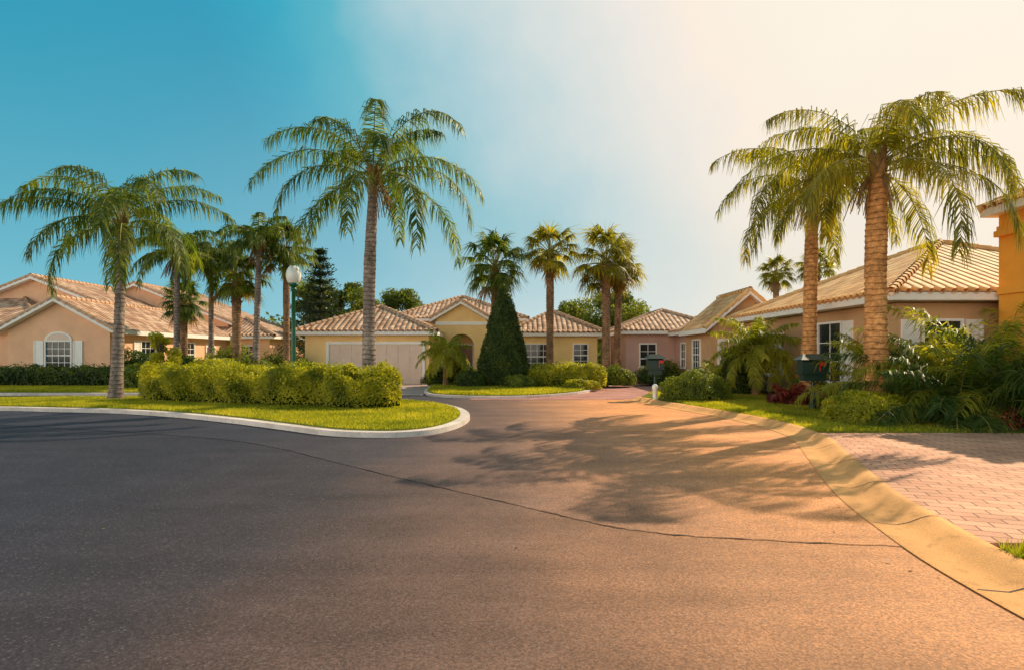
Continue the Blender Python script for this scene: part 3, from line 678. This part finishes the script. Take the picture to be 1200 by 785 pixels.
def entry(x0,x1,y0,y1,zt,apex):
    cx=(x0+x1)/2; r=.75; zs=2.05; k=12
    for a,b in ((x0,cx-r),(cx+r,x1)): box('entry_pier',a,b,y0,y0+.5,0,zs,CREAM,H)
    arc=[(cx+r*math.cos(math.pi*i/k),zs+r*math.sin(math.pi*i/k)) for i in range(k+1)]
    P=[(x1,zs)]+arc+[(x0,zs),(x0,zt),(x1,zt)]
    m=len(P); V=[(p[0],yy,p[1]) for yy in (y0,y0+.5) for p in P]
    pymesh('entry_arch',V,[tuple(range(m)),tuple(range(m,2*m))]+[(i,(i+1)%m,m+(i+1)%m,m+i) for i in range(m)],CREAM,H)
    box('entry_wall',x0,x1,y0+1.6,y1,0,zt,CREAM,H); box('entry_side',x0,x0+.2,y0+.5,y0+1.6,0,zt,CREAM,H); box('entry_side',x1-.2,x1,y0+.5,y0+1.6,0,zt,CREAM,H)
    door(H,cx,y0+1.6,'S',1.1,2.15)
    gable(H,x0,x1,y0,y1,zt+.09,apex,CREAM,o=.35,of=.3,walls=False)
    V=[(x0,y0+.02,zt),(x1,y0+.02,zt),(cx,y0+.02,apex-.09),(x0,y1,zt),(x1,y1,zt),(cx,y1,apex-.09)]
    pymesh('gable_wall',V,[(0,1,2),(3,4,5)],CREAM,H)
    box('moulding',x0-.05,x1+.05,y0-.06,y0-.002,zt-.35,zt-.15,WHITE,H)
entry(-4.42,-1.5,33.2,38.5,3.65,4.6)
box('right_walls',.1,5.1,34,44,0,2.66,CREAM,H); hip_roof(H,.1,5.1,34,44,2.9,.50)
window(H,1.5,34,'S',.75,2.2,1.5,False,False,4,4); window(H,4.1,34,'S',.9,2.2,.8,False,False,2,4)
window(H,-.8,35.2,'S',.8,2.3,.9,False)
H=empty('stucco_house',(9,36,0))
box('walls',6.7,12.5,33.5,43,0,2.78,TAUPE,H); hip_roof(H,6.7,12.5,33.5,43,3.0,.42)
window(H,8.0,33.5,'S',.95,2.2,.9,False,False,2,3)
box('garage_block',9.6,14,30.6,33.45,0,2.7,TAUPE,H); hip_roof(H,9.6,14.4,30.6,37,2.9,.42)
window(H,9.6,31.8,'W',.95,2.2,.8,False,False,2,3)
window(H,10.6,30.6,'S',.95,2.2,.9,False,False,2,3)
H=empty('stucco_house',(12,29,0))
gable(H,9.3,12.7,26.6,30.4,3.0,4.45,SAND,o=.4,tile=TILE2)
garage(H,11.0,26.6,'S',2.5,2.2,mat_plain('pink_door',(.70,.42,.35),.6,.3,.06))
window(H,9.3,28.6,'W',.9,2.3,1.1,False)
H=empty('stucco_house',(15,20,0))
box('walls',10.5,20,15.5,26,0,3.0,SAND,H); ztop=hip_roof(H,10.5,20,15.5,26,3.25,.44,.55,TILE2)
window(H,10.5,18.75,'W',.75,2.6,1.3,True,False,2,3); window(H,10.5,23.2,'W',.85,2.4,1.2,True)
window(H,11.7,15.5,'S',.85,2.5,1.0,True)
box('tower_walls',12.75,17,13.0,14.9,0,5.25,ORANGE,H)
box('tower_band',12.68,17.08,12.92,14.88,3.15,3.35,ORANGE,H); box('tower_cornice',12.6,17.15,12.85,14.89,4.65,4.8,ORANGE,H)
box('tower_cornice',12.66,17.1,12.9,14.87,4.8,4.92,ORANGE,H)
hip_roof(H,12.75,17,13.0,14.9,5.45,.5,.3,TILE2)
# ---------------------------------------------------------------- street lamp & mailboxes
def lathe(name,x,y,prof,mat,par,k=20):
    V=[];m=len(prof)
    for r,z in prof:
        for i in range(k): a=i/k*2*math.pi; V.append((x+r*math.cos(a),y+r*math.sin(a),z))
    fast(name,V,[(i*k+j,i*k+(j+1)%k,(i+1)*k+(j+1)%k,(i+1)*k+j) for i in range(m-1) for j in range(k)],mat,par,True)
def lamp(x,y):
    e=empty('street_lamp',(x,y,.13)); z=.12
    lathe('base',x,y,[(.0,z),(.24,z),(.24,z+.12),(.19,z+.16),(.17,z+.5),(.13,z+.62),(.15,z+.66),(.10,z+.74)],GREENP,e)
    lathe('post',x,y,[(.085,z+.72),(.07,2.4),(.062,3.75),(.1,3.78),(.1,3.84),(.07,3.87)],GREENP,e)
    lathe('globe_holder',x,y,[(.06,3.86),(.15,3.93),(.17,4.0),(.15,4.02)],GREENP,e)
    lathe('globe',x,y,[(.13,4.0),(.2,4.06),(.24,4.18),(.25,4.30),(.23,4.42),(.18,4.53),(.11,4.61)],GLOBE,e,28)
    lathe('finial',x,y,[(.12,4.605),(.10,4.64),(.03,4.67),(.035,4.72),(.0,4.78)],GREENP,e)
lamp(-7.45,19.4)
def mailbox(x,y,L=.7,name='mailbox'):
    e=empty(name,(x,y,.1)); z=.1
    lathe('post',x,y,[(.09,z),(.09,z+.12),(.05,z+.18),(.045,1.3)],DARKP,e,12)
    k=10; w=.16; pr=[(-w,1.12),(w,1.12)]+[(w*math.cos(math.pi*i/k),1.34+w*math.sin(math.pi*i/k)) for i in range(k+1)]
    m=len(pr); V=[(x+s*L/2,y+p[0],p[1]) for s in (-1,1) for p in pr]
    pymesh('box',V,[tuple(range(m)),tuple(range(m,2*m))]+[(i,(i+1)%m,m+(i+1)%m,m+i) for i in range(m)],DARKP,e)
    V=[(x-L/2-.08,y-.25,1.46),(x+L/2+.08,y-.25,1.46),(x+L/2+.08,y+.25,1.46),(x-L/2-.08,y+.25,1.46),(x-L/2+.1,y,1.62),(x+L/2-.1,y,1.62)]
    pymesh('box_roof',V,[(0,1,5,4),(2,3,4,5),(1,2,5),(3,0,4),(0,3,2,1)],DARKP,e)
    box('shelf',x-L/2-.03,x+L/2+.03,y-.19,y+.19,1.07,1.118,DARKP,e); box('newspaper_slot',x-L/2+.05,x+L/2-.05,y-.12,y+.12,.88,1.068,DARKP,e)
    box('flag',x+.1,x+.26,y-.185,y-.175,1.3,1.4,RED,e); box('flag_arm',x+.1,x+.125,y-.175,y-.162,1.15,1.4,RED,e)
    st=Acc()
    for s in (-1,1): tube(st,[(x,y,.75),(x+s*.12,y,.85),(x+s*.26,y,1.08)],.014,6)
    st.make('scroll_brackets',DARKP,e)
mailbox(8.3,15.7,.72); mailbox(5.1,20.3,.55)
def bollard(x,y):
    e=empty('bollard_light',(x,y,.1)); lathe('post',x,y,[(.08,.1),(.08,.42),(.1,.44),(.1,.54),(.05,.6),(0,.61)],WHITE,e,14)
bollard(4.85,19.3)
# ---------------------------------------------------------------- light, sky, camera
az=math.radians(50); el=math.radians(36)
sd=Vector((math.sin(az)*math.cos(el),math.cos(az)*math.cos(el),math.sin(el)))
sl=bpy.data.lights.new('sun','SUN'); sl.energy=5.0; sl.angle=math.radians(.5); sl.color=(1,.82,.56)
so=bpy.data.objects.new('sun',sl); so.rotation_euler=sd.to_track_quat('Z','Y').to_euler(); so.location=(30,30,40); link(so)
w=bpy.data.worlds.new('World'); scene.world=w; w.use_nodes=True; nt=w.node_tree; nt.nodes.clear()
out=N(nt,'ShaderNodeOutputWorld')
sky=N(nt,'ShaderNodeTexSky',sky_type='NISHITA'); sky.sun_disc=False; sky.sun_elevation=el; sky.sun_rotation=az
b1=N(nt,'ShaderNodeBackground'); b1.inputs[1].default_value=.10; nt.links.new(sky.outputs[0],b1.inputs[0])
tc=N(nt,'ShaderNodeTexCoord'); nv=N(nt,'ShaderNodeVectorMath',operation='NORMALIZE'); nt.links.new(tc.outputs['Generated'],nv.inputs[0])
dt=N(nt,'ShaderNodeVectorMath',operation='DOT_PRODUCT'); nt.links.new(nv.outputs[0],dt.inputs[0]); dt.inputs[1].default_value=sd
ns=noise(nt,2.0,6,nv.outputs[0],.55)
d=math_(nt,'ADD',dt.outputs['Value'],math_(nt,'MULTIPLY',math_(nt,'SUBTRACT',ns,.5),.34))
x=mapr(nt,d,-1,1)
r1=ramp(nt,[(0,(.85,.76,.66)),(1,(1.0,.92,.78)),(.33,(.62,.66,.64)),(.49,(.0,.32,.47)),(.70,(.0,.31,.48)),(.765,(.0,.38,.54)),(.81,(.06,.46,.58)),(.85,(.36,.61,.68)),(.89,(.64,.74,.74)),(.93,(.88,.84,.78)),(.96,(1.0,.88,.75))])
nt.links.new(x,r1.inputs[0])
r2=ramp(nt,[(0,(1,.84,.66)),(1,(1.0,.86,.64)),(.38,(.9,.80,.66)),(.47,(.24,.60,.71)),(.62,(.32,.65,.73)),(.72,(.50,.73,.77)),(.79,(.76,.81,.78)),(.85,(.93,.85,.75)),(.92,(1.0,.84,.64))])
nt.links.new(x,r2.inputs[0])
sz=N(nt,'ShaderNodeSeparateXYZ'); nt.links.new(nv.outputs[0],sz.inputs[0])
hz=math_(nt,'POWER',math_(nt,'SUBTRACT',1,math_(nt,'ABSOLUTE',sz.outputs[2])),4.0)
cc=mixc(nt,hz,r1.outputs[0],r2.outputs[0])
b2=N(nt,'ShaderNodeBackground'); nt.links.new(cc,b2.inputs[0])
st=math_(nt,'ADD',1.0,math_(nt,'MULTIPLY',mapr(nt,dt.outputs['Value'],-.15,-.6,0,2.2,True),mapr(nt,sz.outputs[2],.75,.2,0,1)))  # added glow low behind the camera, brightens the facades facing it
st=math_(nt,'MULTIPLY',st,mapr(nt,sz.outputs[2],.55,.9,1,.4,True))
nt.links.new(st,b2.inputs[1])
ms=N(nt,'ShaderNodeMixShader'); ms.inputs[0].default_value=.94; nt.links.new(b1.outputs[0],ms.inputs[1]); nt.links.new(b2.outputs[0],ms.inputs[2]); nt.links.new(ms.outputs[0],out.inputs[0])
cam=bpy.data.cameras.new('camera'); cam.lens=20; cam.sensor_width=36; cam.shift_y=.019; cam.clip_end=3000
co=bpy.data.objects.new('camera',cam); co.location=(0,0,1.6); co.rotation_euler=(math.radians(90),0,0); link(co); scene.camera=co
scene.view_settings.view_transform='Standard'; scene.view_settings.look='None'; scene.view_settings.exposure=0
